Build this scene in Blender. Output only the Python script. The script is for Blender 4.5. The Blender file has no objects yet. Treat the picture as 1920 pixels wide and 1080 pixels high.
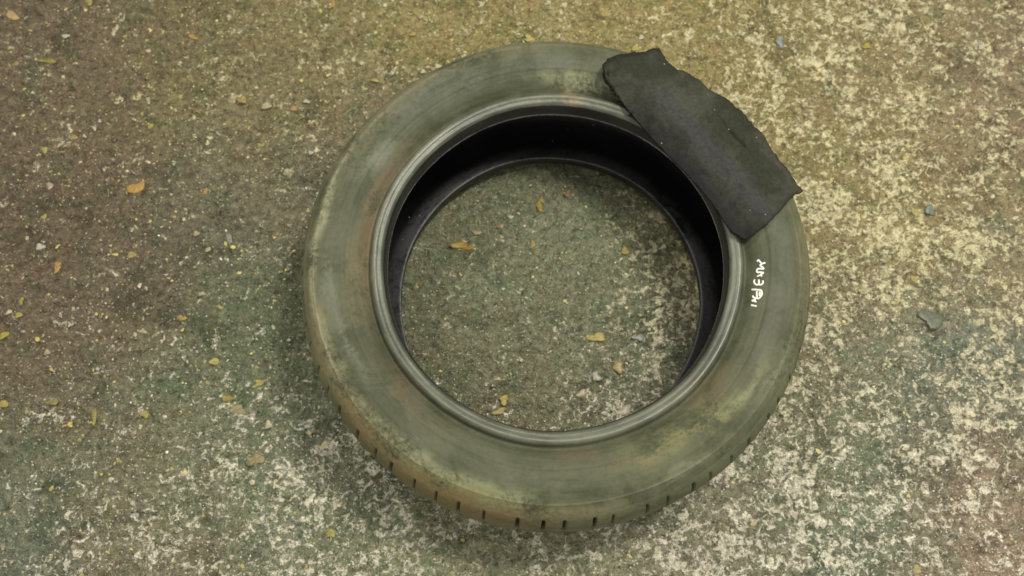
import bpy, math
import numpy as np
from math import radians, sin, cos, pi

S = bpy.context.scene
COL = S.collection

# ------------------------------------------------------------------ camera
FPX, DIST, TILT, AX, AY, AZ = 1599.0, 1.10876, 0.2993, -0.05272, -0.00999, 0.1
CAM = np.array([AX, AY - DIST*sin(TILT), AZ + DIST*cos(TILT)])
FW = np.array([0, sin(TILT), -cos(TILT)]); RT = np.array([1.0, 0, 0]); UP = np.array([0, cos(TILT), sin(TILT)])
cd = bpy.data.cameras.new('camera'); cam = bpy.data.objects.new('camera', cd); COL.objects.link(cam)
cd.sensor_width = 36; cd.lens = FPX/1920*36; cd.clip_start = 0.02; cd.clip_end = 60
cam.location = CAM; cam.rotation_euler = (TILT, 0, 0)
cd.dof.use_dof = True; cd.dof.focus_distance = 0.93; cd.dof.aperture_fstop = 5.2
S.camera = cam

# ------------------------------------------------------------------ light
w = bpy.data.worlds.new('World'); S.world = w; w.use_nodes = True
bg = w.node_tree.nodes['Background']; bg.inputs[0].default_value = (1.0, 0.98, 0.90, 1); bg.inputs[1].default_value = 0.76

def area(name, loc, target, size, power, colr):
    l = bpy.data.lights.new(name, 'AREA'); l.shape = 'RECTANGLE'; l.size = size[0]; l.size_y = size[1]
    l.energy = power; l.color = colr
    o = bpy.data.objects.new(name, l); COL.objects.link(o); o.location = loc
    from mathutils import Vector
    o.rotation_euler = (Vector(target)-Vector(loc)).to_track_quat('-Z', 'Y').to_euler()
    return o
area('yard_lamp', (0.7, 0.36, 2.4), (0.2, 0, 0), (0.45, 0.45), 52, (1.0, 0.97, 0.88))
area('fill_light', (-0.9, 0.95, 2.5), (0, 0, 0), (0.35, 0.35), 18, (1.0, 0.98, 0.92))  # added fill light, overhead left and out of view

S.render.engine = 'CYCLES'
S.view_settings.view_transform = 'Standard'; S.view_settings.look = 'None'
S.view_settings.gamma = 1; S.view_settings.exposure = -0.24; S.view_settings.use_curve_mapping = False

# ------------------------------------------------------------------ helpers
def lin(c):
    c = np.asarray(c, float)/255.0
    return np.where(c <= 0.04045, c/12.92, ((c+0.055)/1.055)**2.4)

def project(P):
    d = P - CAM; z = d @ FW
    return np.stack([960 + FPX*(d @ RT)/z, 540 - FPX*(d @ UP)/z], -1)

def unproject(px, py, z):
    px = np.asarray(px, float); py = np.asarray(py, float)
    d = FW + ((px-960)/FPX)[..., None]*RT + (-(py-540)/FPX)[..., None]*UP
    t = (np.asarray(z) - CAM[2])/d[..., 2]
    return CAM + d*t[..., None]

def hsh(ix, iy, seed):
    h = (ix.astype(np.int64)*374761393 + iy.astype(np.int64)*668265263 + seed*974634777) & 0xffffffff
    h = ((h ^ (h >> 13))*1274126177) & 0xffffffff
    h = (h ^ (h >> 16)) & 0xffffffff
    return h/4294967295.0

def vnoise(x, y, seed=0):
    x0 = np.floor(x); y0 = np.floor(y); fx = x-x0; fy = y-y0
    fx = fx*fx*(3-2*fx); fy = fy*fy*(3-2*fy)
    a = hsh(x0, y0, seed); b = hsh(x0+1, y0, seed); c = hsh(x0, y0+1, seed); d = hsh(x0+1, y0+1, seed)
    return (a*(1-fx)+b*fx)*(1-fy) + (c*(1-fx)+d*fx)*fy

def fbm(x, y, oct=4, seed=0, gain=0.5):
    s = 0; a = 1; t = 0
    for k in range(oct):
        s = s + a*vnoise(x*2**k+17.3*k, y*2**k-9.1*k, seed+k*13); t += a; a *= gain
    return s/t

def mesh_obj(name, V, F, mat=None, parent=None, smooth=True, attrs=None):
    """V (n,3) array, F list of faces or (m,4)/(m,3) array"""
    me = bpy.data.meshes.new(name)
    V = np.asarray(V, np.float32)
    if isinstance(F, np.ndarray):
        m, k = F.shape
        me.vertices.add(len(V)); me.vertices.foreach_set('co', V.ravel())
        me.loops.add(m*k); me.loops.foreach_set('vertex_index', F.ravel().astype(np.int32))
        me.polygons.add(m); me.polygons.foreach_set('loop_start', np.arange(0, m*k, k, dtype=np.int32))
        me.update(calc_edges=True); me.validate()
    else:
        me.from_pydata(V.tolist(), [], F); me.update()
    if smooth: me.polygons.foreach_set('use_smooth', np.ones(len(me.polygons), bool))
    for n, a in (attrs or {}).items():
        a = np.asarray(a, np.float32)
        if a.ndim == 1:
            at = me.attributes.new(n, 'FLOAT', 'POINT'); at.data.foreach_set('value', a)
        else:
            at = me.attributes.new(n, 'FLOAT_COLOR', 'POINT')
            at.data.foreach_set('color', np.concatenate([a, np.ones((len(a), 1), np.float32)], 1).ravel())
    if mat: me.materials.append(mat)
    o = bpy.data.objects.new(name, me); COL.objects.link(o)
    if parent: o.parent = parent
    return o

def tag(o, label=None, cat=None, group=None, kind=None):
    if label: o['label'] = label
    if cat: o['category'] = cat
    if group: o['group'] = group
    if kind: o['kind'] = kind
    return o

class NT:
    def __init__(s, name):
        s.m = bpy.data.materials.new(name); s.m.use_nodes = True
        s.t = s.m.node_tree; s.p = s.t.nodes['Principled BSDF']
    def n(s, typ, **kw):
        nd = s.t.nodes.new(typ)
        for k, v in kw.items():
            if k.startswith('i_'):
                key = k[2:]; key = int(key) if key.isdigit() else key.replace('_', ' ')
                s.set(nd.inputs[key], v)
            else: setattr(nd, k, v)
        return nd
    def set(s, sock, v):
        if isinstance(v, bpy.types.NodeSocket): s.t.links.new(v, sock)
        else: sock.default_value = v
    def math(s, op, a, b=0.0, clamp=False):
        nd = s.t.nodes.new('ShaderNodeMath'); nd.operation = op; nd.use_clamp = clamp
        s.set(nd.inputs[0], a); s.set(nd.inputs[1], b); return nd.outputs[0]
    def noise(s, vec, scale, detail=4, rough=0.55, dist=0.0):
        nd = s.t.nodes.new('ShaderNodeTexNoise'); nd.inputs['Scale'].default_value = scale
        nd.inputs['Detail'].default_value = detail; nd.inputs['Roughness'].default_value = rough
        nd.inputs['Distortion'].default_value = dist
        s.t.links.new(vec, nd.inputs['Vector']); return nd
    def vor(s, vec, scale, feature='F1'):
        nd = s.t.nodes.new('ShaderNodeTexVoronoi'); nd.feature = feature; nd.inputs['Scale'].default_value = scale
        s.t.links.new(vec, nd.inputs['Vector']); return nd
    def ss(s, x, lo, hi):
        nd = s.t.nodes.new('ShaderNodeMapRange'); nd.interpolation_type = 'SMOOTHSTEP'
        s.set(nd.inputs['Value'], x); s.set(nd.inputs['From Min'], lo); s.set(nd.inputs['From Max'], hi)
        return nd.outputs[0]
    def mix(s, f, a, b, mode='MIX'):
        nd = s.t.nodes.new('ShaderNodeMix'); nd.data_type = 'RGBA'; nd.blend_type = mode
        s.set(nd.inputs[0], f)
        for i, v in ((6, a), (7, b)):
            if not isinstance(v, bpy.types.NodeSocket): v = tuple(v)[:3]+(1,)
            s.set(nd.inputs[i], v)
        return nd.outputs[2]
    def attr(s, name):
        nd = s.t.nodes.new('ShaderNodeAttribute'); nd.attribute_name = name; return nd
    def coord(s): return s.t.nodes.new('ShaderNodeTexCoord').outputs['Object']
    def bump(s, h, strength, dist, prev=None):
        nd = s.t.nodes.new('ShaderNodeBump'); nd.inputs['Strength'].default_value = strength
        nd.inputs['Distance'].default_value = dist; s.set(nd.inputs['Height'], h)
        if prev is not None: s.t.links.new(prev, nd.inputs['Normal'])
        return nd.outputs[0]
    def out(s, color=None, rough=None, normal=None, spec=None):
        if color is not None: s.set(s.p.inputs['Base Color'], color if isinstance(color, bpy.types.NodeSocket) else tuple(color)[:3]+(1,))
        if rough is not None: s.set(s.p.inputs['Roughness'], rough)
        if normal is not None: s.set(s.p.inputs['Normal'], normal)
        if spec is not None: s.set(s.p.inputs['Specular IOR Level'], spec)
        return s.m
def L(*c): return tuple(lin(c))

K = 0.86      # albedo = photographed colour x K under this light

# ------------------------------------------------------------------ ground material
g = NT('worn_wet_concrete')
co = g.coord()
tone = g.attr('tone').outputs['Color']; pale = g.attr('pale').outputs['Fac']; warm = g.attr('warm').outputs['Fac']
n_mid = g.noise(co, 22, 4, 0.6, 0.4).outputs['Fac']
n_mid2 = g.noise(g.n('ShaderNodeVectorMath', operation='ADD', i_0=co, i_1=(3.1, 7.7, 1.2)).outputs[0], 34, 5, 0.65, 0.6).outputs['Fac']
n_f = g.noise(co, 105, 5, 0.7, .3).outputs['Fac']
n_ff = g.noise(co, 420, 4, 0.7).outputs['Fac']
c = g.mix(g.ss(n_mid, 0.50, 0.64), tone, g.mix(1, tone, L(232, 246, 240), 'MULTIPLY'))
c = g.mix(g.ss(n_mid2, 0.54, 0.70), c, g.mix(1, tone, L(255, 242, 236), 'MULTIPLY'))
stain = g.ss(g.noise(g.n('ShaderNodeVectorMath', operation='ADD', i_0=co, i_1=(9.1, 2.7, 5.2)).outputs[0], 13, 6, 0.68, 0.8).outputs['Fac'], .50, .66)
c = g.mix(g.math('MULTIPLY', stain, .8), c, g.mix(1, c, L(196, 200, 192), 'MULTIPLY'))
# grain: light and dark aggregate
grain = g.math('ADD', g.math('MULTIPLY', n_f, 0.55), g.math('MULTIPLY', n_ff, 0.45))
c = g.mix(1, c, g.n('ShaderNodeCombineColor', i_0=g.math('MULTIPLY_ADD', grain, 2.5), i_1=0, i_2=0).outputs[0], 'MIX') if False else c
gr = g.n('ShaderNodeMapRange', i_Value=grain); gr.inputs['From Min'].default_value = 0.36; gr.inputs['From Max'].default_value = 0.66
gr.inputs['To Min'].default_value = 0.30; gr.inputs['To Max'].default_value = 1.75
c = g.n('ShaderNodeVectorMath', operation='MULTIPLY', i_0=c, i_1=gr.outputs[0]).outputs[0]
# worn pale crust speckle, density from 'pale'
sp1 = g.noise(co, 78, 3, 0.55, 1.0).outputs['Fac']
sp2 = g.noise(co, 230, 3, 0.6, 0.4).outputs['Fac']
spk = g.math('ADD', g.math('MULTIPLY', sp1, 0.70), g.math('MULTIPLY', sp2, 0.30))
gap = g.noise(co, 17, 3, 0.6, 0.5).outputs['Fac']
thr = g.math('ADD', g.math('SUBTRACT', 0.632, g.math('MULTIPLY', pale, 0.21)), g.math('MULTIPLY', g.math('SUBTRACT', 0.5, gap), 0.35))
m_p = g.n('ShaderNodeMapRange', interpolation_type='SMOOTHSTEP', i_Value=g.math('SUBTRACT', spk, thr)); m_p.inputs['From Min'].default_value = -0.025; m_p.inputs['From Max'].default_value = 0.075
mp = m_p.outputs[0]
palec = g.mix(warm, [v*K*1.85 for v in L(222, 214, 192)], [v*K*1.72 for v in L(210, 200, 160)])
palec = g.n('ShaderNodeVectorMath', operation='MULTIPLY', i_0=palec, i_1=gr.outputs[0]).outputs[0]
c = g.mix(g.math('MULTIPLY', mp, 0.85), c, palec)
# dark pits
vd = g.vor(co, 95)
pit = g.math('MULTIPLY', g.ss(vd.outputs['Distance'], 0.22, 0.05), g.ss(g.noise(co, 30, 2).outputs['Fac'], 0.52, 0.66))
c = g.mix(g.math('MULTIPLY', pit, 0.6), c, [v*K for v in L(60, 60, 45)])
h = g.math('ADD', g.math('ADD', g.math('MULTIPLY', n_f, 1.0), g.math('MULTIPLY', n_ff, 0.5)), g.math('MULTIPLY', mp, 0.22))
h = g.math('SUBTRACT', h, g.math('MULTIPLY', pit, 0.5))
nrm = g.bump(h, 1.0, 0.011)
rgh = g.ss(g.noise(co, 260, 3, 0.6).outputs['Fac'], 0.28, 0.62)
rgh = g.n('ShaderNodeMapRange', i_Value=rgh); rgh.inputs['To Min'].default_value = 0.33; rgh.inputs['To Max'].default_value = 0.76
M_ground = g.out(c, rgh.outputs[0], nrm, 0.45)

# ------------------------------------------------------------------ ground mesh
def axis(lo, hi, step, far):
    a = np.arange(lo, hi+1e-9, step); ext = []; s = step; x = hi
    while x < far: s *= 1.5; x += s; ext.append(x)
    ext = np.array(ext); lo_e = lo-(ext-hi)
    return np.concatenate([lo_e[::-1], a, ext])
gx = axis(-0.98, 0.86, 0.0022, 7); gy = axis(-0.56, 0.62, 0.0022, 7)
GX, GY = np.meshgrid(gx, gy); X = GX.ravel(); Y = GY.ravel()

def ground_h(X, Y):
    h = 0.0130*(fbm(X*16+Y*6, Y*22-X*7, 4, 5, .6)-0.5) + 0.0100*(np.abs(fbm(X*48, Y*52, 4, 9, 0.72)-0.5)**.8-.2) + 0.0030*(vnoise(X*230, Y*230, 21)-0.5)
    # chipped plates and hollows seen to the right and lower left of the tyre
    for (px, py, s, d) in ((1745, 640, 30, -.006), (1735, 600, 45, .004), (1835, 690, 22, -.006), (1730, 235, 28, -.005), (1740, 200, 26, .003),
                           (1720, 815, 20, -.004), (1850, 770, 14, -.004), (1042, 545, 7, -.006), (68, 195, 8, -.005), (690, 895, 22, -.006),
                           (100, 1035, 24, -.004), (640, 820, 26, -.004), (790, 945, 24, -.004), (250, 760, 20, -.003), (580, 300, 10, -.004)):
        p = unproject(px, py, 0.0); sg = s*0.00074
        rr = ((X-p[0])**2 + ((Y-p[1])*1.5)**2)/(sg*sg)
        h = h + d*np.exp(-rr*rr*0.5)
    # rough brushed ridges running up to the right on the left side
    rid = fbm((X*0.94+Y*-0.34)*26, (X*0.34+Y*0.94)*95, 3, 33)
    h = h + 0.0120*(rid-0.5)*np.clip((-X-0.05)*2.5, 0, 1)
    return h - 0.0006
Z = ground_h(X, Y)
PX = project(np.stack([X, Y, 0*X], 1))
PX = np.clip(PX, [-500, -500], [2400, 1500])

tones = [(100,150,118,108,82),(40,60,116,107,84),(300,100,126,120,84),(500,60,134,128,86),(900,40,140,133,86),(1300,40,142,134,86),(1500,250,138,130,86),(1700,100,137,128,88),
 (1850,180,128,118,92),(100,400,112,102,80),(40,620,114,104,82),(300,550,110,104,82),(500,350,112,112,90),(520,200,126,120,88),(500,600,106,114,86),(200,700,118,110,86),(60,850,112,118,92),
 (350,850,118,126,98),(550,900,124,132,106),(200,1000,122,117,93),(40,1000,108,116,96),(450,740,108,116,88),(700,1030,124,130,102),(1000,1040,130,133,105),(1300,980,128,128,104),
 (1500,850,122,128,100),(1650,960,112,122,98),(1800,760,112,120,100),(1850,950,136,124,102),(1600,500,146,136,94),(1740,610,122,128,112),(1850,400,140,130,95),(1560,660,122,120,92),
 (1650,330,142,134,92),(1000,430,122,128,102),(880,600,120,126,98),(1100,560,122,130,102),(950,750,118,116,90),(1090,690,114,118,92),(1250,560,116,120,92),(820,700,108,112,86),
 (1200,700,116,122,98),(860,400,118,124,96),(1050,790,110,114,88)]
num = np.zeros((len(X), 3)); den = np.zeros(len(X))
wx = PX[:, 0] + 120*(fbm(X*9, Y*9, 3, 51)-0.5)*2; wy = PX[:, 1] + 120*(fbm(X*9, Y*9, 3, 57)-0.5)*2
for (a, b, r_, g_, b_) in tones:
    wgt = np.exp(-((wx-a)**2+(wy-b)**2)/(2*95.0**2)) + 1e-6
    num += wgt[:, None]*lin((r_, g_, b_)); den += wgt
TNUM, TDEN = num, den
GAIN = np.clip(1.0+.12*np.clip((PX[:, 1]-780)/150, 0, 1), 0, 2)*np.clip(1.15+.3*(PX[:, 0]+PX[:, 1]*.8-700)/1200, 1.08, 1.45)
pal = [(1600,120,.62),(1450,60,.55),(1800,60,.55),(1850,250,.45),(1650,300,.62),(1560,480,.72),(1750,420,.68),(1880,480,.6),(1600,620,.62),(1740,620,.25),(1880,650,.6),(1560,780,.55),
 (1700,780,.5),(1850,820,.68),(1450,930,.66),(1620,930,.6),(1750,930,.62),(1880,1000,.5),(1300,1000,.62),(1450,1040,.62),(1100,1050,.5),(950,1050,.35),(800,1030,.5),(620,960,.62),
 (520,900,.5),(430,880,.4),(350,930,.42),(250,1010,.42),(150,980,.35),(60,900,.2),(1250,60,.38),(1050,40,.34),(850,40,.3),(650,60,.28),(450,60,.22),(250,100,.12),(80,80,.1),
 (100,400,.08),(300,400,.1),(500,300,.2),(300,600,.06),(100,700,.1),(450,700,.08),(300,780,.1),(1000,450,.1),(880,600,.08),(1050,640,.12),(1190,520,.8),(1185,560,.65),(1240,490,.6),(1270,560,.5),(1300,600,.55),(1100,500,.05),(1120,600,.05),
 (1230,640,.5),(1130,730,.45),(1185,720,.7),(1150,775,.7),(1230,720,.35),(1080,790,.45),(1030,790,.35),(960,780,.12),(880,740,.1),(1100,670,.1),(900,720,.18),(1000,560,.06),(1420,160,.55),(1640,40,.6),(1520,950,.62)]
numr = np.zeros(len(X)); den = np.zeros(len(X))
for (a, b, v) in pal:
    wgt = np.exp(-((wx-a)**2+(wy-b)**2)/(2*60.0**2)) + 1e-7
    numr += wgt*v; den += wgt
PALE = numr/den
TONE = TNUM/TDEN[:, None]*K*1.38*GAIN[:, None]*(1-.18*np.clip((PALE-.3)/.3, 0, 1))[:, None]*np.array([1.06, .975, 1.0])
WARM = np.clip(1.15-(PX[:, 1]+0.25*(1500-PX[:, 0])-450)/420, 0, 1)
ny, nx = GX.shape
idx = np.arange(ny*nx).reshape(ny, nx)
F = np.stack([idx[:-1, :-1], idx[:-1, 1:], idx[1:, 1:], idx[1:, :-1]], -1).reshape(-1, 4)
gnd = mesh_obj('ground', np.stack([X, Y, Z], 1), F, M_ground, attrs={'tone': TONE, 'pale': PALE, 'warm': WARM})
tag(gnd, kind='structure')

# ------------------------------------------------------------------ tyre
H = 0.204
NA = 1440
TH = np.arange(NA)*2*pi/NA

def catmull(pts, step):
    P = np.array(pts, float); out = []
    Q = np.vstack([2*P[0]-P[1], P, 2*P[-1]-P[-2]])
    for i in range(1, len(Q)-2):
        n = max(1, int(np.ceil(np.linalg.norm(Q[i+1]-Q[i])/step)))
        for k in range(n):
            t = k/n
            out.append(0.5*((2*Q[i])+(Q[i+1]-Q[i-1])*t+(2*Q[i-1]-5*Q[i]+4*Q[i+1]-Q[i+2])*t*t+(3*Q[i]-Q[i-1]-3*Q[i+1]+Q[i+2])*t**3))
    out.append(P[-1]); return np.array(out)

P_BASE = [(0.2053,.1665),(0.2050,.1690),(0.2056,.1760),(0.2064,.1835),(0.2078,.1872)]                 # toe -> heel
P_RING = [(0.2078,.1872),(0.2094,.1897),(0.2116,.1909),(0.2130,.1911),(0.2146,.1917),(0.2168,.1929),(0.2200,.1932),(0.2230,.1908),(0.2250,.1852)]
P_SIDE = [(0.2250,.1852),(0.2272,.1838),(0.2300,.1858),(0.2360,.1920),(0.2440,.1975),(0.2520,.2008),(0.2530,.2018),(0.2600,.2036),(0.2700,.2040),(0.2790,.2026),(0.2860,.2000),
          (0.2885,.1990),(0.2896,.1996),(0.2912,.1980),(0.2950,.1945),(0.3000,.1895)]
P_SHOULDER = [(0.3000,.1895),(0.3045,.1830),(0.3080,.1755),(0.3108,.1665),(0.3130,.1560),(0.3146,.1440),(0.3154,.1310)]
side_pts = catmull(P_SIDE, 0.0016)
ring_pts = catmull(P_RING, 0.0011)
base_pts = catmull(P_BASE, 0.0016)
sh_pts = catmull(P_SHOULDER, 0.0022)

def tyre_top(r):
    """height of the upper outside surface at radius r"""
    pp = np.vstack([ring_pts, side_pts, sh_pts])
    return np.interp(r, pp[:, 0], pp[:, 1])

def warp(R, Zz, th):
    """slight unevenness of an old tyre lying unmounted"""
    dr = 0.0009*np.sin(2*th+0.6) + 0.0005*np.sin(3*th+2.0) + 0.0004*np.sin(7*th+1)
    dz = (0.0012*np.sin(2*th+1.2) + 0.0008*np.sin(5*th))*np.clip((Zz-0.06)/0.12, 0, 1)
    return R+dr, Zz+dz

def revolve(name, prof, mat, parent, dz=None, flip=False, extra=None):
    prof = np.asarray(prof); n = len(prof)
    R = np.repeat(prof[:, 0][:, None], NA, 1); Zz = np.repeat(prof[:, 1][:, None], NA, 1); T = np.repeat(TH[None], n, 0)
    if dz is not None: R, Zz, at = dz(R, Zz, T)
    else: at = {}
    R, Zz = warp(R, Zz, T)
    V = np.stack([R*np.cos(T), R*np.sin(T), Zz], -1).reshape(-1, 3)
    idx = np.arange(n*NA).reshape(n, NA); nxt = np.roll(idx, -1, 1)
    F = np.stack([idx[:-1], nxt[:-1], nxt[1:], idx[1:]], -1).reshape(-1, 4)
    if flip: F = F[:, ::-1]
    return mesh_obj(name, V, F, mat, parent, attrs={k: v.ravel() if v.ndim == 2 else v.reshape(-1, 3) for k, v in at.items()})

# --- dirt map in tyre polar coordinates (degrees, metres): colours of dried mud and dust
def blobs(T, R, Zz, lst):
    deg = np.degrees(T) % 360
    base = None
    acc = np.zeros(T.shape+(3,)); wsum = np.zeros(T.shape)
    wob = 14*(fbm(T*3.2+0*R, R*30, 3, 71)-0.5); wobr = 0.02*(fbm(T*9, R*60, 3, 77)-0.5)
    for (a, sa, r, sr, colr, st) in lst:
        d = (deg+wob-a+180) % 360-180
        wgt = st*np.exp(-0.5*(d/sa)**2-0.5*((R+wobr-r)/sr)**2)
        acc += wgt[..., None]*lin(colr); wsum += wgt
    return acc/np.maximum(wsum, 1e-6)[..., None], np.clip(wsum, 0, 1)
MUD = [(181,16,.2905,.0012,(176,178,152),1.0),(206,6,.262,.004,(128,132,112),.7),(148,5,.255,.008,(132,136,116),.7),(132,4,.268,.010,(96,100,92),.7),(188,9,.270,.005,(126,130,110),.7),(65,5,.25,.01,(126,130,112),.5),(345,6,.262,.006,(98,98,90),.7),(2,6,.27,.008,(96,98,88),.6),(330,5,.285,.004,(134,138,110),.6),(300,8,.288,.004,(136,140,108),.6),(200,16,.300,.012,(134,122,90),.6),(226,14,.300,.010,(136,116,76),.9),(246,12,.303,.008,(134,114,76),.9),(262,7,.306,.007,(135,108,78),.7),(185,14,.291,.004,(150,140,110),.7),
       (170,14,.290,.004,(150,152,120),.7),(215,20,.285,.005,(140,144,112),.7),(235,8,.282,.006,(146,150,118),.7),(250,10,.292,.006,(140,144,100),.7),(255,7,.284,.005,(140,146,112),.6),
       (158,14,.232,.006,(125,108,82),.7),(178,14,.232,.006,(122,106,80),.7),(192,8,.238,.010,(120,112,84),.6),(140,16,.285,.012,(120,120,92),.6),(222,7,.238,.008,(112,92,72),.6),
       (312,5,.262,.007,(142,142,92),.8),(305,6,.252,.007,(138,128,84),.7),(318,6,.238,.010,(112,98,70),.7),(296,7,.255,.012,(122,124,82),.6),(290,5,.262,.004,(120,100,78),.5),
       (325,6,.268,.005,(140,142,104),.8),(84,3,.216,.010,(156,136,98),.9),(82,5,.236,.004,(150,150,122),.8),(76,7,.242,.005,(146,148,120),.8),(86,6,.248,.004,(142,146,104),.7),
       (120,22,.292,.010,(134,120,92),.6),(100,10,.300,.012,(118,128,100),.5),(90,8,.262,.012,(112,114,102),.4),(118,5,.262,.018,(104,108,100),.5),(352,10,.300,.007,(128,112,84),.6),
       (10,12,.300,.006,(120,124,94),.5),(338,8,.296,.008,(126,132,104),.6),(283,10,.304,.006,(124,126,96),.6),(270,9,.300,.006,(132,130,98),.6),(276,3,.235,.004,(112,90,72),.6)]

def side_dz(R, Zz, T):
    Zz = Zz.copy()
    # fine moulded rings and a worn raised band
    Zz = Zz + 0.00025*np.sin(R*2*pi/0.0021)*np.exp(-((R-0.247)/0.004)**2) + 0.0003*np.exp(-((R-0.2745)/0.0006)**2)
    c_, a_ = blobs(T, R, Zz, MUD)
    Zz = Zz + 0.0004*a_*fbm(T*60, R*220, 2, 3)
    return R, Zz, {'mud_light_col': c_*K, 'mud_and_light': a_, 'slot': 0*R}

rng = np.random.default_rng(4)
NS = 65
slot_a = (np.arange(NS) + rng.uniform(-.2, .2, NS))*2*pi/NS
slot_w = rng.uniform(.0032, .0060, NS); slot_d = rng.uniform(.6, 1.0, NS)
def shoulder_dz(R, Zz, T):
    R = R.copy(); slot = np.zeros_like(R)
    for a, w_, d_ in zip(slot_a, slot_w, slot_d):
        d = (T-a+pi) % (2*pi)-pi
        m = np.clip(1.35-np.abs(d)/w_*1.0, 0, 1); m = np.where(np.abs(d) < w_*1.35, m, 0)
        slot = np.maximum(slot, np.clip(m*1.6, 0, 1)*d_)
    band = np.clip((0.1815-Zz)/0.004, 0, 1)*np.clip((Zz-0.141)/0.003, 0, 1)
    slot = slot*band
    nz = fbm(T*70, Zz*180, 3, 19)-0.5
    R2 = R - slot*0.0075 + 0.0010*nz*np.clip((Zz-.131)/.01, 0, 1)*np.clip((0.1895-Zz)/.01, 0, 1)
    c_, a_ = blobs(T, R, Zz, MUD)
    return R2, Zz, {'mud_light_col': c_*K, 'mud_and_light': a_*(1-slot), 'slot': slot}
def tread_dz(R, Zz, T):
    R = R.copy(); slot = np.zeros_like(R)
    for zc in (0.1180, 0.0860): slot = np.maximum(slot, np.clip(1.6-np.abs(Zz-zc)/0.0035, 0, 1))
    for a in slot_a:
        for (z0, z1, sk) in ((0.091, 0.113, .25), (0.081, .0725, .1), (0.1235, 0.1295, .1)):
            zz0, zz1 = min(z0, z1), max(z0, z1)
            d = (T-a-sk*(Zz-0.102)*3+pi) % (2*pi)-pi
            m = (np.abs(d) < 0.007)*(Zz > zz0)*(Zz < zz1)
            slot = np.maximum(slot, m*0.7)
    c_, a_ = blobs(T, R*0+0.303, Zz, MUD)
    return R-slot*0.0065, Zz, {'mud_light_col': c_*K, 'mud_and_light': a_*0.8*(1-slot), 'slot': slot}

def rubber(name, dust, dark, dustamt, rough, spec, speck=0.0, streak=0.5, bmp=.5):
    m = NT(name); co = m.coord()
    sep = m.n('ShaderNodeSeparateXYZ', i_0=co)
    x, y, z = sep.outputs
    r = m.math('SQRT', m.math('ADD', m.math('MULTIPLY', x, x), m.math('MULTIPLY', y, y)))
    inv = m.math('DIVIDE', 0.35, r)
    # seam-free polar vector: stretches noise along the circumference
    pv = m.n('ShaderNodeCombineXYZ', i_0=m.math('MULTIPLY', x, inv), i_1=m.math('MULTIPLY', y, inv), i_2=m.math('MULTIPLY', m.math('ADD', r, m.math('MULTIPLY', z, 0.7)), 9.0)).outputs[0]
    n1 = m.noise(pv, 9, 5, 0.6, 0.3).outputs['Fac']; n2 = m.noise(co, 16, 6, 0.65, 0.5).outputs['Fac']; n3 = m.noise(co, 190, 4, 0.7).outputs['Fac']
    pv2 = m.n('ShaderNodeCombineXYZ', i_0=m.math('MULTIPLY', x, inv), i_1=m.math('MULTIPLY', y, inv), i_2=m.math('MULTIPLY', r, 60.0)).outputs[0]
    n4 = m.noise(pv2, 5, 3, 0.5).outputs['Fac']
    f = m.math('ADD', m.math('MULTIPLY', n1, streak), m.math('MULTIPLY', n2, 1-streak))
    f = m.ss(f, 0.36-0.25*(dustamt-.5), 0.62-0.25*(dustamt-.5))
    c = m.mix(f, dark, dust)
    mud_and_light = m.attr('mud_and_light').outputs['Fac']; mc = m.attr('mud_light_col').outputs['Color']  # mud on the outside; painted highlights on toe and liner
    fm = m.math('MULTIPLY', m.math('MULTIPLY', mud_and_light, .85), m.ss(m.math('ADD', m.math('MULTIPLY', n2, .6), m.math('MULTIPLY', n3, .4)), 0.36, 0.56))
    c = m.mix(fm, c, mc)
    mr = m.n('ShaderNodeMapRange', i_Value=m.math('ADD', m.math('MULTIPLY', n3, .6), m.math('MULTIPLY', n4, .4)))
    mr.inputs['From Min'].default_value = .3; mr.inputs['From Max'].default_value = .7; mr.inputs['To Min'].default_value = .82; mr.inputs['To Max'].default_value = 1.16
    c = m.n('ShaderNodeVectorMath', operation='MULTIPLY', i_0=c, i_1=mr.outputs[0]).outputs[0]
    c = m.mix(m.attr('slot').outputs['Fac'], c, (0.012, 0.012, 0.008))
    if speck:
        v = m.vor(co, 130); vc = m.n('ShaderNodeSeparateColor', i_0=v.outputs['Color']).outputs[0]
        s_ = m.math('MULTIPLY', m.ss(v.outputs['Distance'], 0.16, 0.07), m.ss(vc, 1-speck, 1-speck+.01))
        c = m.mix(s_, c, (0.55, 0.55, 0.5))
    hgt = m.math('ADD', m.math('MULTIPLY', n3, .7), m.math('MULTIPLY', n4, .5))
    nr = m.bump(hgt, bmp, 0.0008)
    ro = m.n('ShaderNodeMapRange', i_Value=n2); ro.inputs['To Min'].default_value = rough-.1; ro.inputs['To Max'].default_value = rough+.15
    return m.out(c, ro.outputs[0], nr, spec)

def sc(c, k=1.0): return tuple(v*K*k for v in L(*c))
M_side = rubber('dusty_sidewall_rubber', sc((97,99,77)), sc((72,75,53)), .5, .62, .25, streak=.3)
M_sh = rubber('muddy_shoulder_rubber', sc((112,116,88)), sc((92,95,70)), .5, .7, .25)
M_bead = rubber('bead_rubber', sc((112,114,95)), sc((74,76,62)), .45, .34, .5, speck=.01, streak=.75, bmp=.35)
M_liner = rubber('black_inner_liner_rubber', sc((34,34,36)), sc((22,22,24)), .4, .42, .4, speck=.05)  # liner specks: drops, grit and wet glints painted into the colour
M_base = rubber('dark_bead_seat_rubber', sc((50,50,50)), sc((34,34,36)), .5, .4, .4, speck=.02, streak=.8)

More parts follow.
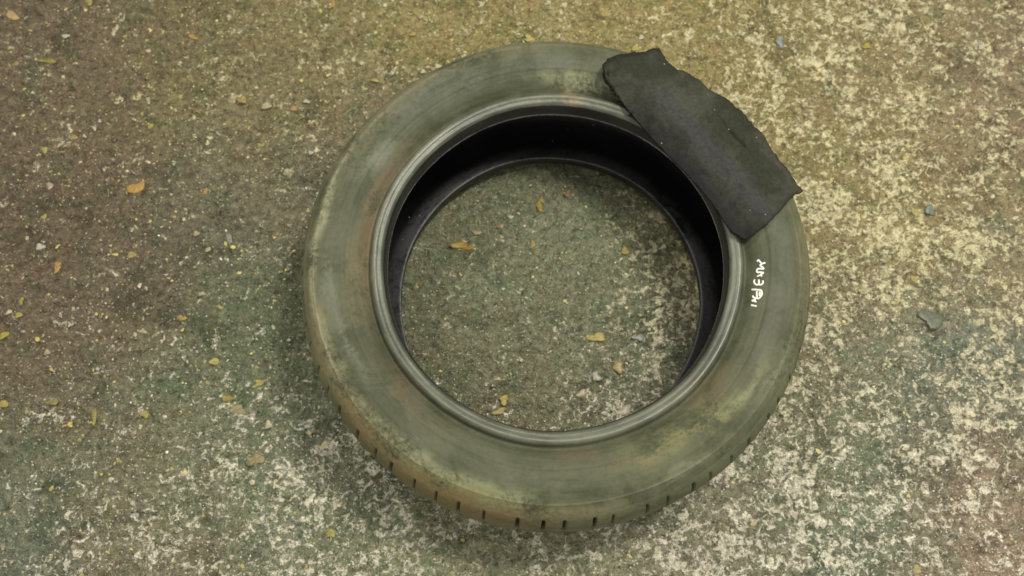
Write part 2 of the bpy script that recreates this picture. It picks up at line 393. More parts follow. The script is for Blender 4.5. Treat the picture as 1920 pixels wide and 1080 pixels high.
tyre = bpy.data.objects.new('car_tyre', None); COL.objects.link(tyre); tyre.empty_display_size = .1
tag(tyre, 'worn dusty car tyre without a rim, lying flat on the rough concrete', 'tyre')
mir = lambda p: np.stack([np.asarray(p)[:, 0], H-np.asarray(p)[:, 1]], 1)
o = revolve('sidewall', side_pts, M_side, tyre, side_dz, flip=False)
o['label'] = 'dusty olive grey upper sidewall of the tyre'
revolve('sidewall', mir(side_pts), M_side, tyre, side_dz, flip=True)
revolve('shoulder', sh_pts, M_sh, tyre, shoulder_dz)
revolve('shoulder', mir(sh_pts), M_sh, tyre, lambda R, Z_, T: (R, Z_, {}), flip=True)
zt = np.linspace(.1310, H-.1310, 60)
revolve('tread', np.stack([0.3154+0.0008*np.sin((zt-.073)/.058*pi), zt], 1), M_sh, tyre, tread_dz)
def bead_attr(R, Zz, T):
    c_, a_ = blobs(T, R, Zz, MUD)
    Zz = Zz + 0.0003*(fbm(T*26, R*160, 3, 91)-0.5)
    return R, Zz, {'mud_light_col': c_*K, 'mud_and_light': a_*.8, 'slot': 0*R}
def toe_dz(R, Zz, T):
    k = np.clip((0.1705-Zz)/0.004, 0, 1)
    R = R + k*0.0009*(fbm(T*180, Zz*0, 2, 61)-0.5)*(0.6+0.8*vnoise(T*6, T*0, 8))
    fl = np.clip((.1705-Zz)/.002, 0, 1)*(.7+.6*vnoise(T*70, Zz*400, 5))  # pale stripe along the toe: a highlight painted into the colour
    return R, Zz, {'mud_and_light': np.clip(fl, 0, 1), 'mud_light_col': np.ones(R.shape+(3,))*np.array(lin((175, 175, 175)))*K, 'slot': 0*R}
bead = revolve('bead', ring_pts, M_bead, tyre, bead_attr)
bead['label'] = 'shiny grey upper bead ring round the opening'
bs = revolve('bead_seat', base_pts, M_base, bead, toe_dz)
b2 = revolve('bead', mir(ring_pts), M_bead, tyre, bead_attr, flip=True)
revolve('bead_seat', mir(base_pts), M_base, b2, None, flip=True)
P_LIN = [(0.2053,.1665),(0.2066,.1655),(0.2090,.1670),(0.2150,.1720),(0.2250,.1790),(0.2400,.1870),(0.2580,.1910),(0.2760,.1900),(0.2900,.1830),(0.3000,.1680),(0.3050,.1450),(0.3062,.1020)]
l1 = catmull(P_LIN, .004); lin_pts = np.vstack([l1, mir(l1)[::-1][1:]])
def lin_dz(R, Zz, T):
    d = np.clip((0.07-Zz)/0.03, 0, 1)*np.clip((0.235-R)/0.02, 0, 1)  # lower liner painted lighter, as if lit on its upward slope
    top = np.exp(-((Zz-.1660)/.0026)**2)*np.clip((.213-R)/.004, 0, 1)  # toe highlight continued in the liner colour
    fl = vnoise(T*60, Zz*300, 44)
    return R, Zz, {'mud_and_light': np.clip(d*.9+top*fl*1.2, 0, 1), 'mud_light_col': np.ones(R.shape+(3,))*np.array(lin((112, 112, 112)))*K, 'slot': 0*R}
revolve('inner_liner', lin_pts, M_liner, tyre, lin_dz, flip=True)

# --- handwriting in white paint crayon on the sidewall
M_paint = NT('white_paint_marker').out((.78, .78, .72), .6, None, .4)
strokes = [[(285,150),(315,125),(350,165),(385,188),(445,170)], [(385,188),(345,215),(375,245),(400,270),(418,292)], [(418,292),(350,284),(288,286)],
 [(288,286),(286,345),(350,348),(415,356)], [(415,358),(362,386),(345,400),(288,424)], [(360,388),(372,432)],
 [(245,478),(233,530),(268,574),(305,572),(322,540),(318,478)], [(310,570),(355,578),(395,545),(395,498)],
 [(190,665),(280,668),(358,682),(378,740),(350,800),(302,832),(283,770),(283,690)], [(335,700),(332,790)],
 [(302,832),(262,820),(215,806),(215,775)], [(240,815),(250,852),(195,868),(285,893)], [(178,950),(230,962),(286,972)]]
def on_tyre(px, py, lift=0.0):
    z = np.full(np.shape(px), .2)
    for _ in range(12):
        p = unproject(px, py, z); r = np.hypot(p[..., 0], p[..., 1]); z = tyre_top(r)+lift
        th_ = np.arctan2(p[..., 1], p[..., 0]); z = warp(r, z, th_)[1]
    return unproject(px, py, z)
rw = np.random.default_rng(2)
V, F = [], []
for st in strokes:
    q = catmull(st, 9); q = q/9.81 + (1390, 475)
    P = on_tyre(q[:, 0], q[:, 1], .0000)
    n = len(P); tg = np.gradient(P, axis=0); tg /= np.linalg.norm(tg, axis=1)[:, None]
    rr = np.hypot(P[:, 0], P[:, 1]); sl = (tyre_top(rr+.001)-tyre_top(rr-.001))/.002
    nm = np.stack([-sl*P[:, 0]/rr, -sl*P[:, 1]/rr, np.ones(n)], 1); nm /= np.linalg.norm(nm, axis=1)[:, None]
    sd = np.cross(nm, tg)
    b0 = len(V); K8 = 7
    for i in range(n):
        wd = (.00112 + .00035*(rw.random()-.5))*(1 if 0 < i < n-1 else .55)
        for k in range(K8):
            a = pi*k/(K8-1); V.append(P[i] + sd[i]*cos(a)*wd + nm[i]*(sin(a)*.00045 - .0001 + .00005))
    for i in range(n-1):
        for k in range(K8-1):
            F.append((b0+i*K8+k, b0+i*K8+k+1, b0+(i+1)*K8+k+1, b0+(i+1)*K8+k))
    F.append([b0+k for k in range(K8)]); F.append([b0+(n-1)*K8+k for k in range(K8)][::-1])
wr = mesh_obj('handwriting', V, F, M_paint, tyre)
wr['label'] = 'white hand-written marking on the right of the sidewall'

# ------------------------------------------------------------------ rubber mat
def poly(pts, n):
    P = np.array(pts, float); d = np.r_[0, np.cumsum(np.linalg.norm(np.diff(P, axis=0), axis=1))]; d /= d[-1]
    t = np.linspace(0, 1, n); return np.stack([np.interp(t, d, P[:, 0]), np.interp(t, d, P[:, 1])], 1)
NU, NV = 220, 110
inner = poly([(1130,136),(1146,155),(1160,178),(1175,202),(1197,229),(1224,260),(1255,293),(1290,328),(1321,362),(1345,394),(1360,418),(1372,434),(1399,449)], NU)
outer = poly([(1236,92),(1247,110),(1267,128),(1290,138),(1311,150),(1333,170),(1368,188),(1392,209),(1411,231),(1431,256),(1449,286),(1466,305),(1484,328),(1510,357)], NU)
endA = poly([(1130,136),(1128,122),(1140,110),(1152,104),(1169,101),(1188,99),(1208,98),(1224,94),(1236,92)], NV)
endB = poly([(1399,449),(1416,439),(1430,428),(1452,408),(1469,391),(1482,374),(1496,363),(1503,363),(1510,357)], NV)
u = np.linspace(0, 1, NU)[:, None, None]; v = np.linspace(0, 1, NV)[None, :, None]
PXm = (1-v)*inner[:, None]+v*outer[:, None] + (1-u)*endA[None]+u*endB[None] - ((1-u)*(1-v)*inner[0]+u*(1-v)*inner[-1]+(1-u)*v*outer[0]+u*v*outer[-1])
U = np.repeat(np.linspace(0, 1, NU)[:, None], NV, 1); Vv = np.repeat(np.linspace(0, 1, NV)[None], NU, 0)
edge = np.minimum(np.minimum(U*2, (1-U)*2), np.minimum(Vv, 1-Vv))
jit = np.clip(1-edge/.03, 0, 1)*np.clip(((1-U)**2+(1-Vv)**2)*300, 0, 1)
PXm[..., 0] += jit*3.6*(fbm(U*85, Vv*48, 4, 5, .8)-.5); PXm[..., 1] += jit*3.6*(fbm(U*85+9, Vv*48, 4, 6, .8)-.5)
Zm = np.full(U.shape, .21)
for _ in range(15):
    p = unproject(PXm[..., 0], PXm[..., 1], Zm); r = np.hypot(p[..., 0], p[..., 1])
    zs = np.where(r > .272, .2042-np.clip(r-.272, 0, 1)**2*9.0, .2042-np.clip(.262-r, 0, 1)**2*2.4)
    zs = np.maximum(zs, np.where(r < .30, tyre_top(r), 0)+.0005) + .0038
    # curl of the near-left corner, waves along the strip, sag of the free outer side
    zs += .016*np.exp(-((U/.09)**2+(Vv/.35)**2)) + .006*np.exp(-(U/.05)**2)
    zs += .0035*np.exp(-((1-U)/.05)**2)*(1-Vv*.7)
    zs += .0022*(fbm(U*3, Vv*2.2, 2, 15)-.3) + .0022*np.exp(-((Vv-.42-.1*U)/.16)**2)*np.clip(U*4, 0, 1)
    zs -= .0016*np.exp(-((Vv-.14)/.07)**2)*np.clip((U-.1)*5, 0, 1)*np.clip((.95-U)*6, 0, 1)
    zs -= .010*np.exp(-U/.012)*(1-.5*Vv) + .002*np.exp(-(1-U)/.012)
    Zm = zs
P0 = unproject(PXm[..., 0], PXm[..., 1], Zm)
du = np.gradient(P0, axis=0); dv = np.gradient(P0, axis=1); N = np.cross(dv, du); N /= np.linalg.norm(N, axis=2)[..., None]
if N[NU//2, NV//2, 2] < 0: N = -N
# slit and small scars
sx, sy = PXm[..., 0], PXm[..., 1]
def seg(ax, ay, bx, by, wd):
    d = np.array([bx-ax, by-ay], float); l2 = d@d
    t = np.clip(((sx-ax)*d[0]+(sy-ay)*d[1])/l2, 0, 1)
    return np.exp(-(((sx-ax-t*d[0])**2+(sy-ay-t*d[1])**2)/wd**2))
scar = np.maximum(seg(1368, 240, 1397, 276, 2.2), .6*seg(1345, 214, 1368, 240, 1.8))
scar2 = seg(1200, 190, 1262, 262, 4.0)*.3 + seg(1186, 172, 1200, 192, 8)*.5
P0 = P0 - N*(scar*.0016+scar2*.0008)[..., None] + N*((fbm(sx*.11, sy*.11, 4, 3)-.5)*.0022+(fbm(sx*.035, sy*.035, 2, 7)-.5)*.006)[..., None]
TH_M = .0055
P1 = P0 - N*TH_M
Vm = np.concatenate([P0.reshape(-1, 3), P1.reshape(-1, 3)])
idx = np.arange(NU*NV).reshape(NU, NV); off = NU*NV
top = np.stack([idx[:-1, :-1], idx[:-1, 1:], idx[1:, 1:], idx[1:, :-1]], -1).reshape(-1, 4)
bot = top[:, ::-1]+off
rim = np.concatenate([idx[0, :], idx[1:, -1], idx[-1, -2::-1], idx[-2:0:-1, 0]])
rn = np.roll(rim, -1); sides = np.stack([rn, rim, rim+off, rn+off], -1)
edge_shade = np.maximum(np.exp(-edge/.012), np.clip(1.5-U/.022, 0, 1)*np.clip(1.2-Vv*.4, 0, 1)); worn = np.concatenate([edge_shade.ravel(), edge_shade.ravel()*0+1])  # worn carries painted edge and underside shade plus the dark cut end
scr = np.concatenate([scar.ravel(), 0*scar.ravel()])
mid_sheen = np.exp(-((Vv-.42)/.12)**2)*np.clip(U*5-.5, 0, 1)*.9; mid_sheen = np.concatenate([mid_sheen.ravel()]*2)  # sheen of the raised middle, painted into the colour
inner_shade = np.clip(1.25-Vv/.30, 0, 1)*np.clip(U*5-.6, 0, 1); inner_shade = np.concatenate([inner_shade.ravel()]*2)  # shade where the strip drops to the bore, painted darker
m = NT('dark_rubber_mat'); co = m.coord()
n1 = m.noise(co, 18, 5, .6, .4).outputs['Fac']; n2 = m.noise(co, 240, 4, .7).outputs['Fac']
c = m.mix(m.ss(n1, .38, .6), sc((46,49,34)), sc((68,69,58)))
c = m.mix(m.math('MULTIPLY', m.attr('mid_sheen').outputs['Fac'], .7), c, sc((60,58,62)))
c = m.mix(m.math('MULTIPLY', m.attr('inner_shade').outputs['Fac'], .9), c, sc((24,24,24)))
mr = m.n('ShaderNodeMapRange', i_Value=n2); mr.inputs['From Min'].default_value = .3; mr.inputs['From Max'].default_value = .7
mr.inputs['To Min'].default_value = .7; mr.inputs['To Max'].default_value = 1.3
c = m.n('ShaderNodeVectorMath', operation='MULTIPLY', i_0=c, i_1=mr.outputs[0]).outputs[0]
c = m.mix(m.math('MULTIPLY', m.attr('worn').outputs['Fac'], .75), c, (.010, .010, .008))  # painted edge shade and dark cut face
c = m.mix(m.math('MULTIPLY', m.attr('scar').outputs['Fac'], .8), c, (.008, .008, .006))
vv = m.vor(co, 120); vc = m.n('ShaderNodeSeparateColor', i_0=vv.outputs['Color']).outputs[0]
sp = m.math('MULTIPLY', m.ss(vv.outputs['Distance'], .17, .08), m.ss(vc, .965, .975))
c = m.mix(sp, c, (.3, .3, .26))
M_mat = m.out(c, m.n('ShaderNodeMapRange', i_Value=n1, **{}).outputs[0] if False else .72, m.bump(n2, .9, .0016), .22)
mat = mesh_obj('rubber_mat', Vm, np.concatenate([top, bot, sides]), M_mat, attrs={'worn': worn, 'scar': scr, 'inner_shade': inner_shade, 'mid_sheen': mid_sheen})
tag(mat, 'dark torn strip of rubber matting draped over the upper right of the tyre', 'rubber mat')

# ------------------------------------------------------------------ loose bits: chips, leaves, pebbles
def flake_mat(name, rough=.5):
    m = NT(name); co = m.coord(); n = m.noise(co, 300, 4, .6).outputs['Fac']; b = m.attr('tint').outputs['Color']
    mr = m.n('ShaderNodeMapRange', i_Value=n); mr.inputs['From Min'].default_value = .3; mr.inputs['From Max'].default_value = .7
    mr.inputs['To Min'].default_value = .65; mr.inputs['To Max'].default_value = 1.2
    c = m.n('ShaderNodeVectorMath', operation='MULTIPLY', i_0=b, i_1=mr.outputs[0]).outputs[0]
    return m.out(c, rough, m.bump(n, .6, .0008), .5)
M_fl = flake_mat('weathered_flake'); M_st = flake_mat('grit_stone', .4)
YE = (178, 160, 76); OR = (204, 156, 62); CR = (200, 188, 140); WH = (226, 222, 206); GY = (150, 154, 138); TN = (176, 148, 104); BL = (150, 164, 160); PK = (204, 188, 160)

def outline(kind, n, rs):
    t = np.arange(n)*2*pi/n
    if kind == 'leaf':      # torn curled leaf fragment, notched at its top
        pts = np.array([(-1,-.1),(-.85,-.65),(-.3,-.95),(.35,-.9),(.85,-.5),(1.0,.2),(.95,.95),(.6,1.0),(.45,.55),(.0,.35),(-.45,.45),(-.8,.35)])
        P = catmull(np.vstack([pts, pts[:1]]), .25)[:-1]; return P
    rr = 1+.28*np.sin(2*t+rs.uniform(0, 6))*rs.uniform(.3, 1)+.2*np.sin(3*t+rs.uniform(0, 6))+.1*rs.uniform(-1, 1, n)
    if kind == 'stick': return np.stack([np.sign(np.cos(t))*np.abs(np.cos(t))**.4, np.sign(np.sin(t))*np.abs(np.sin(t))**.6], 1)*(1+.06*rs.uniform(-1, 1, n))[:, None]
    return np.stack([rr*np.cos(t), rr*np.sin(t)], 1)

def bit(name, px, py, wpx, hpx, rot, colr, label, cat, group=None, shape='flake', thick=None, mat_=None):
    rs = np.random.default_rng(int(px*7+py*13))
    p = unproject(px, py, 0.002); s = 0.00076/2*1.0
    zg = float(ground_h(np.array([p[0]]), np.array([p[1]]))[0])
    O = outline(shape, 22, rs); n = len(O)
    O = O*(wpx*s, hpx*s/cos(TILT)); a = radians(rot); O = O @ np.array([[cos(a), sin(a)], [-sin(a), cos(a)]])
    sm = min(wpx, hpx)*s
    t = thick if thick is not None else (max(.0005, sm*.18) if shape != 'pebble' else sm*.6)
    rings = ((1.0, 0), (1.0, t*.55), (.82, t*.95), (.4, t*1.1))
    V = []; ph = rs.uniform(0, 6)
    bend = .10 if shape in ('flake', 'leaf') else 0.0
    for k, (f, z) in enumerate(rings):
        for q in O*f:
            cur = bend*(q @ np.array([cos(ph), sin(ph)]))**2/max(sm, 1e-4)
            V.append((q[0], q[1], z+cur+.0004*rs.uniform(-.5, .5)*(k > 0)))
    V.append((0, 0, t*1.1)); F = []
    for k in range(len(rings)-1):
        for i in range(n): F.append((k*n+i, k*n+(i+1) % n, (k+1)*n+(i+1) % n, (k+1)*n+i))
    b = (len(rings)-1)*n
    for i in range(n): F.append((b+i, b+(i+1) % n, len(V)-1))
    F.append(list(range(n))[::-1])
    cols = np.array([lin(np.array(colr)*.72+np.array((120,114,86))*.28)*(.75+.3*rs.random()) for _ in V])*K*1.0
    o = mesh_obj(name, V, F, mat_ or (M_st if shape == 'pebble' else M_fl), attrs={'tint': cols})
    o.location = (p[0], p[1], zg+.0006); o.rotation_euler = (rs.uniform(-.12, .12), rs.uniform(-.12, .12), 0)
    tag(o, label, cat, group); return o

GY_ = 'yellow chips scattered on the concrete'; GW_ = 'pale stones scattered on the concrete'
B = [
 ('leaf_fragment',253,349,36,27,8,OR,'large orange yellow leaf fragment with a notched top, left of the tyre','leaf',None,'leaf'),
 ('leaf_fragment',22,24,30,24,-30,(214,172,112),'pale orange curled leaf piece in the far top left corner','leaf',None,'leaf'),
 ('pebble',123,67,15,9,0,WH,'white oval stone near the top left corner, right of the curled orange leaf','pebble',GW_,'pebble'),
 ('chip',168,5,15,14,20,YE,'yellow chip at the top edge of the picture, towards the left corner','chip',GY_,'flake'),
 ('chip',88,112,32,11,-4,(168,158,60),'long flat yellow green chip below the white oval stone at top left','chip',GY_,'flake'),
 ('chip',26,116,12,9,20,YE,'small yellow chip at the left edge beside the long yellow green one','chip',GY_,'flake'),
 ('pebble',20,90,11,10,0,CR,'round cream stone at the left edge under the curled orange leaf','pebble',GW_,'pebble'),
 ('pebble',277,187,10,14,15,CR,'upright cream stone above the bright yellow round chip','pebble',GW_,'pebble'),
 ('chip',280,236,12,12,0,(196,176,60),'bright yellow round chip midway above the large orange leaf fragment','chip',GY_,'flake'),
 ('pebble',178,242,8,9,0,WH,'small bright white stone, lower left one of the close pair above the leaf fragment','pebble',GW_,'pebble'),
 ('pebble',188,228,6,8,30,WH,'tiny bright white stone, upper right one of the close pair above the leaf fragment','pebble',GW_,'pebble'),
 ('chip',137,257,14,11,0,YE,'dull yellow chip just left of a tiny white stone','chip',GY_,'flake'),
 ('pebble',160,257,7,7,0,WH,'tiny white stone just right of the dull yellow chip','pebble',GW_,'pebble'),
 ('chip',84,281,12,12,0,(190,180,96),'pale yellow chip left of the large orange leaf fragment and higher','chip',GY_,'flake'),
 ('pebble',95,350,10,18,5,PK,'long upright pinkish white stone to the left of the large leaf fragment','pebble',GW_,'pebble'),
 ('chip',361,68,20,9,-22,(204,150,70),'thin orange sliver near the top, left of centre','chip',None,'flake'),
 ('chip',455,188,16,16,0,(182,146,62),'orange brown chip up and left of the tyre','chip',GY_,'flake'),
 ('chip',500,199,20,12,15,CR,'cream chip between two orange ones up and left of the tyre','chip',GY_,'flake'),
 ('chip',551,201,18,10,-8,(206,154,92),'light orange chip nearest the tyre at its upper left','chip',GY_,'flake'),
 ('pebble',574,190,11,9,0,WH,'white stone right of the light orange chip at the upper left of the tyre','pebble',GW_,'pebble'),
 ('chip',486,268,15,16,0,(172,160,88),'square dull yellow chip left of the white stone in a dark hollow','chip',GY_,'flake'),
 ('pebble',583,287,9,9,0,WH,'small white stone in a dark hollow close to the upper left of the tyre','pebble',GW_,'pebble'),
 ('chip',622,7,10,18,-12,(212,164,84),'upright orange chip at the top edge, left of centre','chip',GY_,'flake'),
 ('pebble',75,463,15,14,0,(232,226,214),'big bright white stone at the left, below the pinkish one','pebble',GW_,'pebble'),
 ('chip',103,498,13,22,-25,(210,160,76),'leaning orange chip just below the big bright white stone','chip',GY_,'flake'),
 ('chip',247,478,16,13,0,YE,'round yellow chip straight below the large leaf fragment','chip',GY_,'flake'),
 ('chip',79,404,10,10,0,(196,184,90),'small pale yellow round chip above the big bright white stone','chip',GY_,'flake'),
 ('pebble',368,438,14,9,0,CR,'cream stone left of the grey stick','pebble',GW_,'pebble'),
 ('stick',428,448,11,25,12,GY,'short flat grey stick lying left of the tyre','stick',None,'stick'),
 ('chip',386,467,20,7,28,CR,'thin cream sliver between the cream stone and the grey stick','chip',None,'flake'),
 ('chip',383,360,10,20,-8,(198,150,72),'small upright orange chip right of the large leaf fragment','chip',GY_,'flake'),
 ('chip',40,565,10,13,0,YE,'upright yellow chip, upper one of two at the left edge','chip',GY_,'flake'),
 ('chip',35,591,11,11,0,(190,178,90),'pale yellow chip, lower one of two at the left edge','chip',GY_,'flake'),
 ('chip',8,629,17,13,20,(196,178,58),'bright yellow chip cut by the left edge of the picture','chip',GY_,'flake'),
 ('pebble',380,552,10,10,0,CR,'round cream stone above a pale yellow chip, midway between left edge and tyre','pebble',GW_,'pebble'),
 ('chip',410,573,13,9,15,(192,182,84),'pale yellow chip just right of and below the round cream stone','chip',GY_,'flake'),
 ('chip',340,596,13,11,0,(186,158,58),'ochre chip down and left of the round cream stone','chip',GY_,'flake'),
 ('pebble',305,633,5,10,0,WH,'tiny upright white stone below the ochre chip','pebble',GW_,'pebble'),
 ('pebble',265,620,16,9,-10,CR,'flat cream stone left of the tiny upright white stone','pebble',GW_,'pebble'),
 ('chip',404,679,22,13,10,(196,182,86),'broad yellow chip below the ochre chip','chip',GY_,'flake'),
 ('pebble',87,660,12,10,0,CR,'cream stone at the lower left, above the yellow chip on the edge','pebble',GW_,'pebble'),
 ('chip',5,757,18,12,-10,(194,176,72),'yellow chip on the left edge of the picture, low down','chip',GY_,'flake'),
 ('chip',100,755,18,11,0,(164,146,70),'dark yellow chip at the lower left','chip',GY_,'flake'),
 ('chip',178,781,9,28,5,(176,160,66),'narrow upright yellow green chip at the lower left','chip',GY_,'flake'),
 ('chip',272,777,13,14,0,(186,170,76),'yellow chip right of the narrow upright one at the lower left','chip',GY_,'flake'),
 ('chip',482,718,20,13,10,(188,172,74),'yellow chip nearest the lower left of the tyre','chip',GY_,'flake'),
 ('chip',426,746,26,9,0,(180,160,72),'flat ochre chip above a tan one at the lower left of the tyre','chip',GY_,'flake'),
 ('chip',444,768,26,20,0,(168,152,104),'broad tan chip below the flat ochre chip','chip',GY_,'flake'),
 ('pebble',503,796,12,16,-30,(222,210,168),'bright cream stone down and left of the tyre, under the yellow chip','pebble',GW_,'pebble'),
 ('chip',480,861,28,22,0,(166,148,96),'broad tan chip at the lower left, under the bright cream stone','chip',GY_,'flake'),
 ('chip',620,1000,13,16,0,(180,168,76),'yellow chip below the tyre at the lower left','chip',GY_,'flake'),
 ('chip',992,73,20,13,0,(206,190,92),'bright yellow chip above the top of the tyre','chip',GY_,'flake'),
 ('pebble',974,45,14,12,0,CR,'cream stone just above the bright yellow chip at the top','pebble',GW_,'pebble'),
 ('chip',1137,24,17,15,0,(190,168,74),'yellow chip above the left end of the rubber mat','chip',GY_,'flake'),
 ('pebble',1203,68,12,10,20,WH,'white stone just above the left end of the rubber mat','pebble',GW_,'pebble'),
 ('chip',1192,88,15,12,0,(200,184,86),'yellow chip touching the torn end of the rubber mat','chip',GY_,'flake'),
 ('chip',682,163,13,10,15,(206,196,120),'pale yellow chip nearest the tyre at its top left, lower one of two','chip',GY_,'flake'),
 ('chip',702,148,15,8,0,(190,176,86),'yellow chip, upper one of two beside the top left of the tyre','chip',GY_,'flake'),
 ('pebble',735,134,9,8,0,WH,'small white stone left of a brighter one at the top left of the tyre','pebble',GW_,'pebble'),
 ('pebble',793,133,12,8,10,(228,216,170),'bright cream stone close above the top left of the tyre','pebble',GW_,'pebble'),
 ('chip',774,62,12,9,0,(196,180,90),'pale yellow chip high above the top left of the tyre','chip',GY_,'flake'),
 ('chip',1625,86,17,12,0,(186,172,50),'bright yellow chip on the pale crust at the upper right','chip',GY_,'flake'),
 ('pebble',1462,78,17,24,20,BL,'bluish white stone on the pale crust above the rubber mat','pebble',GW_,'pebble'),
 ('pebble',1840,88,13,10,0,WH,'bright white stone near the top right corner','pebble',GW_,'pebble'),
 ('chip',1465,152,24,16,10,(184,174,112),'broad dull yellow chip right of the rubber mat','chip',GY_,'flake'),
 ('chip',1719,396,13,15,0,(192,174,84),'yellow chip beside a bluish stone, right of the tyre','chip',GY_,'flake'),
 ('pebble',1744,394,20,20,0,(118,140,132),'blue green stone beside a yellow chip, right of the tyre','pebble',GW_,'pebble'),
 ('chip',1716,522,16,13,0,(186,168,72),'yellow chip right of the handwriting on the tyre','chip',GY_,'flake'),
 ('pebble',1673,550,11,8,0,WH,'white stone down and left of the yellow chip, right of the tyre','pebble',GW_,'pebble'),
 ('chip',1622,545,26,10,5,(212,198,144),'long cream chip right of the tyre, beside a white stone','chip',GY_,'flake'),
 ('pebble',1745,600,44,32,10,(104,112,92),'large grey stone embedded in the concrete, far right of the tyre','stone',None,'pebble'),
 ('chip',1720,1068,17,12,0,(202,184,108),'pale yellow chip on the bottom edge at the right','chip',GY_,'flake'),
 ('chip',866,459,34,18,-8,(196,158,40),'largest yellow chip inside the tyre, at the left of the opening','chip','yellow chips inside the tyre','flake'),
 ('chip',1012,383,15,24,0,(192,160,50),'upright yellow chip inside the tyre near the top of the opening','chip','yellow chips inside the tyre','flake'),
 ('pebble',957,407,11,8,15,(236,234,224),'bright white stone inside the tyre, larger of the pair near the top','pebble','white stones inside the tyre','pebble'),
 ('pebble',972,400,6,6,0,(236,234,224),'tiny bright white stone inside the tyre, smaller of the pair near the top','pebble','white stones inside the tyre','pebble'),
 ('pebble',893,436,17,10,0,(206,178,146),'pinkish stone inside the tyre above the largest yellow chip','pebble','white stones inside the tyre','pebble'),
 ('pebble',938,424,16,9,20,(196,160,120),'tan stone inside the tyre left of the bright white pair','pebble','white stones inside the tyre','pebble'),
 ('chip',1120,632,30,18,-12,(206,184,84),'pale yellow oblong chip inside the tyre, right of centre','chip','yellow chips inside the tyre','flake'),
 ('chip',945,749,17,16,0,(206,180,64),'round yellow chip inside the tyre near the bottom','chip','yellow chips inside the tyre','flake'),
 ('chip',936,771,21,11,15,(196,178,96),'cream yellow chip inside the tyre under the round yellow one','chip','yellow chips inside the tyre','flake'),
 ('chip',999,456,11,16,0,(176,142,54),'small ochre chip inside the tyre in the upper middle of the opening','chip','yellow chips inside the tyre','flake'),
 ('chip',1172,471,15,16,0,(184,158,56),'yellow chip inside the tyre at the right, above the white crust','chip','yellow chips inside the tyre','flake'),
 ('chip',1064,362,12,15,0,(170,138,84),'dull orange chip inside the tyre at the top right of the opening','chip','yellow chips inside the tyre','flake'),
 ('pebble',1118,707,16,15,-30,(230,224,202),'white angular stone inside the tyre near the bottom right','pebble','white stones inside the tyre','pebble'),
 ('pebble',1091,738,20,13,15,(222,204,172),'cream stone inside the tyre near the bottom, left of the angular one','pebble','white stones inside the tyre','pebble'),
 ('pebble',1160,688,22,20,0,(200,178,116),'tan stone inside the tyre up and right of the white angular one','pebble','white stones inside the tyre','pebble'),
 ('pebble',1198,632,22,13,0,(170,178,172),'blue grey stone inside the tyre at the right','pebble','white stones inside the tyre','pebble'),
 ('pebble',1171,770,32,16,20,(206,194,168),'largest cream crust lump inside the tyre by the bottom right bead','pebble','white stones inside the tyre','pebble'),
 ('pebble',933,711,13,8,0,(206,190,156),'small cream stone inside the tyre above the round yellow chip','pebble','white stones inside the tyre','pebble'),
 ('pebble',1155,449,6,6,0,(236,234,224),'tiny white stone inside the tyre just above the yellow chip at the right','pebble','white stones inside the tyre','pebble'),
 ('pebble',1084,513,6,6,0,(236,234,224),'tiny white stone inside the tyre in the very middle of the opening','pebble','white stones inside the tyre','pebble'),
]
for (nm, px, py, wp, hp, rot, colr, lab, cat, grp, shp) in B:
    th_ = None
    if nm == 'pebble' and wp > 40: th_ = .0012
    elif shp == 'pebble' and wp > 18: th_ = .003
    nm2 = {'chip': 'yellow_chip', 'pebble': 'stone'}.get(nm, nm)
    if nm == 'chip' and min(colr[0]-colr[2], 200) < 60: nm2 = 'pale_chip'
    bit(nm2, px, py, wp, hp, rot, colr, lab, cat, grp, shp, th_)

# ------------------------------------------------------------------ grit: far too fine to count
rs = np.random.default_rng(11)
NG = 42000
px = rs.uniform(-60, 1980, NG); py = rs.uniform(-60, 1140, NG)
P = unproject(px, py, 0.0); rr = np.hypot(P[:, 0], P[:, 1])
keep = (rr < .222) | (rr > .305)
P = P[keep]; px = px[keep]; py = py[keep]; NG = len(P)
def near(lst, px, py, sig):
    n_ = np.zeros(len(px)); d_ = np.zeros(len(px))
    for (a, b, v_) in lst:
        w_ = np.exp(-((px-a)**2+(py-b)**2)/(2*sig**2))+1e-7; n_ += w_*v_; d_ += w_
    return n_/d_
dens = near(pal, px, py, 60)
ht = ground_h(P[:, 0], P[:, 1])
sz = .0006+.0011*rs.random(NG)**2.2 + (rs.random(NG) < .05)*rs.uniform(.0004, .0014, NG)
fleck = (rs.random(NG) < np.where(px < 1250, .06, .02)); sz = np.where(fleck, .0014+.0027*rs.random(NG)**2.2, sz)
sz *= np.where((rr[keep] < .23), .85, 1.0)
tonek = np.zeros((NG, 3)); den = np.zeros(NG)
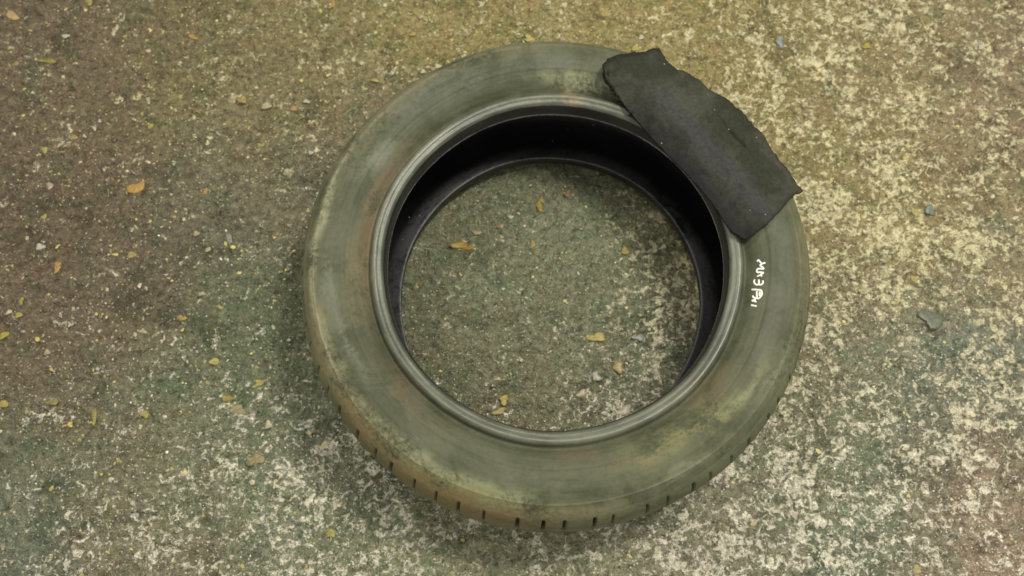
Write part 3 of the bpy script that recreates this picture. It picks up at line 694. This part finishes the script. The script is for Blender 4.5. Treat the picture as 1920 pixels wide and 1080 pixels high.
for (a, b, r_, g_, b_) in tones:
    w_ = np.exp(-((px-a)**2+(py-b)**2)/(2*95.**2))+1e-6; tonek += w_[:, None]*lin((r_, g_, b_)); den += w_
tonek /= den[:, None]
q = rs.random(NG)
colg = tonek*1.6*rs.uniform(.6, 1.7, NG)[:, None]
lightc = np.where((py < 520)[:, None], lin((196, 186, 128)), lin((206, 198, 176)))
pw = .05+dens*.9
colg = np.where((q < pw)[:, None], lightc*rs.uniform(.6, 1.05, NG)[:, None], colg)
colg = np.where(((q > .94) & (px < 900))[:, None], lin((190, 168, 78))*rs.uniform(.6, 1.0, NG)[:, None], colg)
fc = np.where((rs.random(NG) < .5)[:, None], lin((184, 168, 92)), lin((178, 166, 136)))*rs.uniform(.55, 1.1, NG)[:, None]
colg = np.where(fleck[:, None], fc*1.2, colg)
colg = np.where((q > .992)[:, None], lin((240, 238, 226)), colg)*K*1.15
oct_v = np.array([(1, 0, 0), (.5, .87, .1), (-.5, .87, 0), (-1, 0, .1), (-.5, -.87, 0), (.5, -.87, .1), (0, 0, .75)])
oct_f = np.array([(0, 1, 6), (1, 2, 6), (2, 3, 6), (3, 4, 6), (4, 5, 6), (5, 0, 6)])
a = rs.uniform(0, 2*pi, NG); el = rs.uniform(.55, 1.0, NG)
vv_ = oct_v[None]*(1+.35*rs.uniform(-1, 1, (NG, 7, 1)))*np.stack([np.ones(NG), el, np.where(fleck, .22, .8)], 1)[:, None]*sz[:, None, None]
xr = vv_[..., 0]*np.cos(a)[:, None]-vv_[..., 1]*np.sin(a)[:, None]; yr = vv_[..., 0]*np.sin(a)[:, None]+vv_[..., 1]*np.cos(a)[:, None]
VG = np.stack([xr+P[:, 0:1], yr+P[:, 1:2], vv_[..., 2]+(ht-.0001)[:, None]], -1).reshape(-1, 3)
FG = (oct_f[None]+(np.arange(NG)*7)[:, None, None]).reshape(-1, 3)
grit = mesh_obj('loose_grit', VG, FG, M_st, smooth=False, attrs={'tint': np.repeat(colg, 7, 0)})
tag(grit, 'fine pale and yellow grit strewn over the rough concrete', 'grit', kind='stuff')
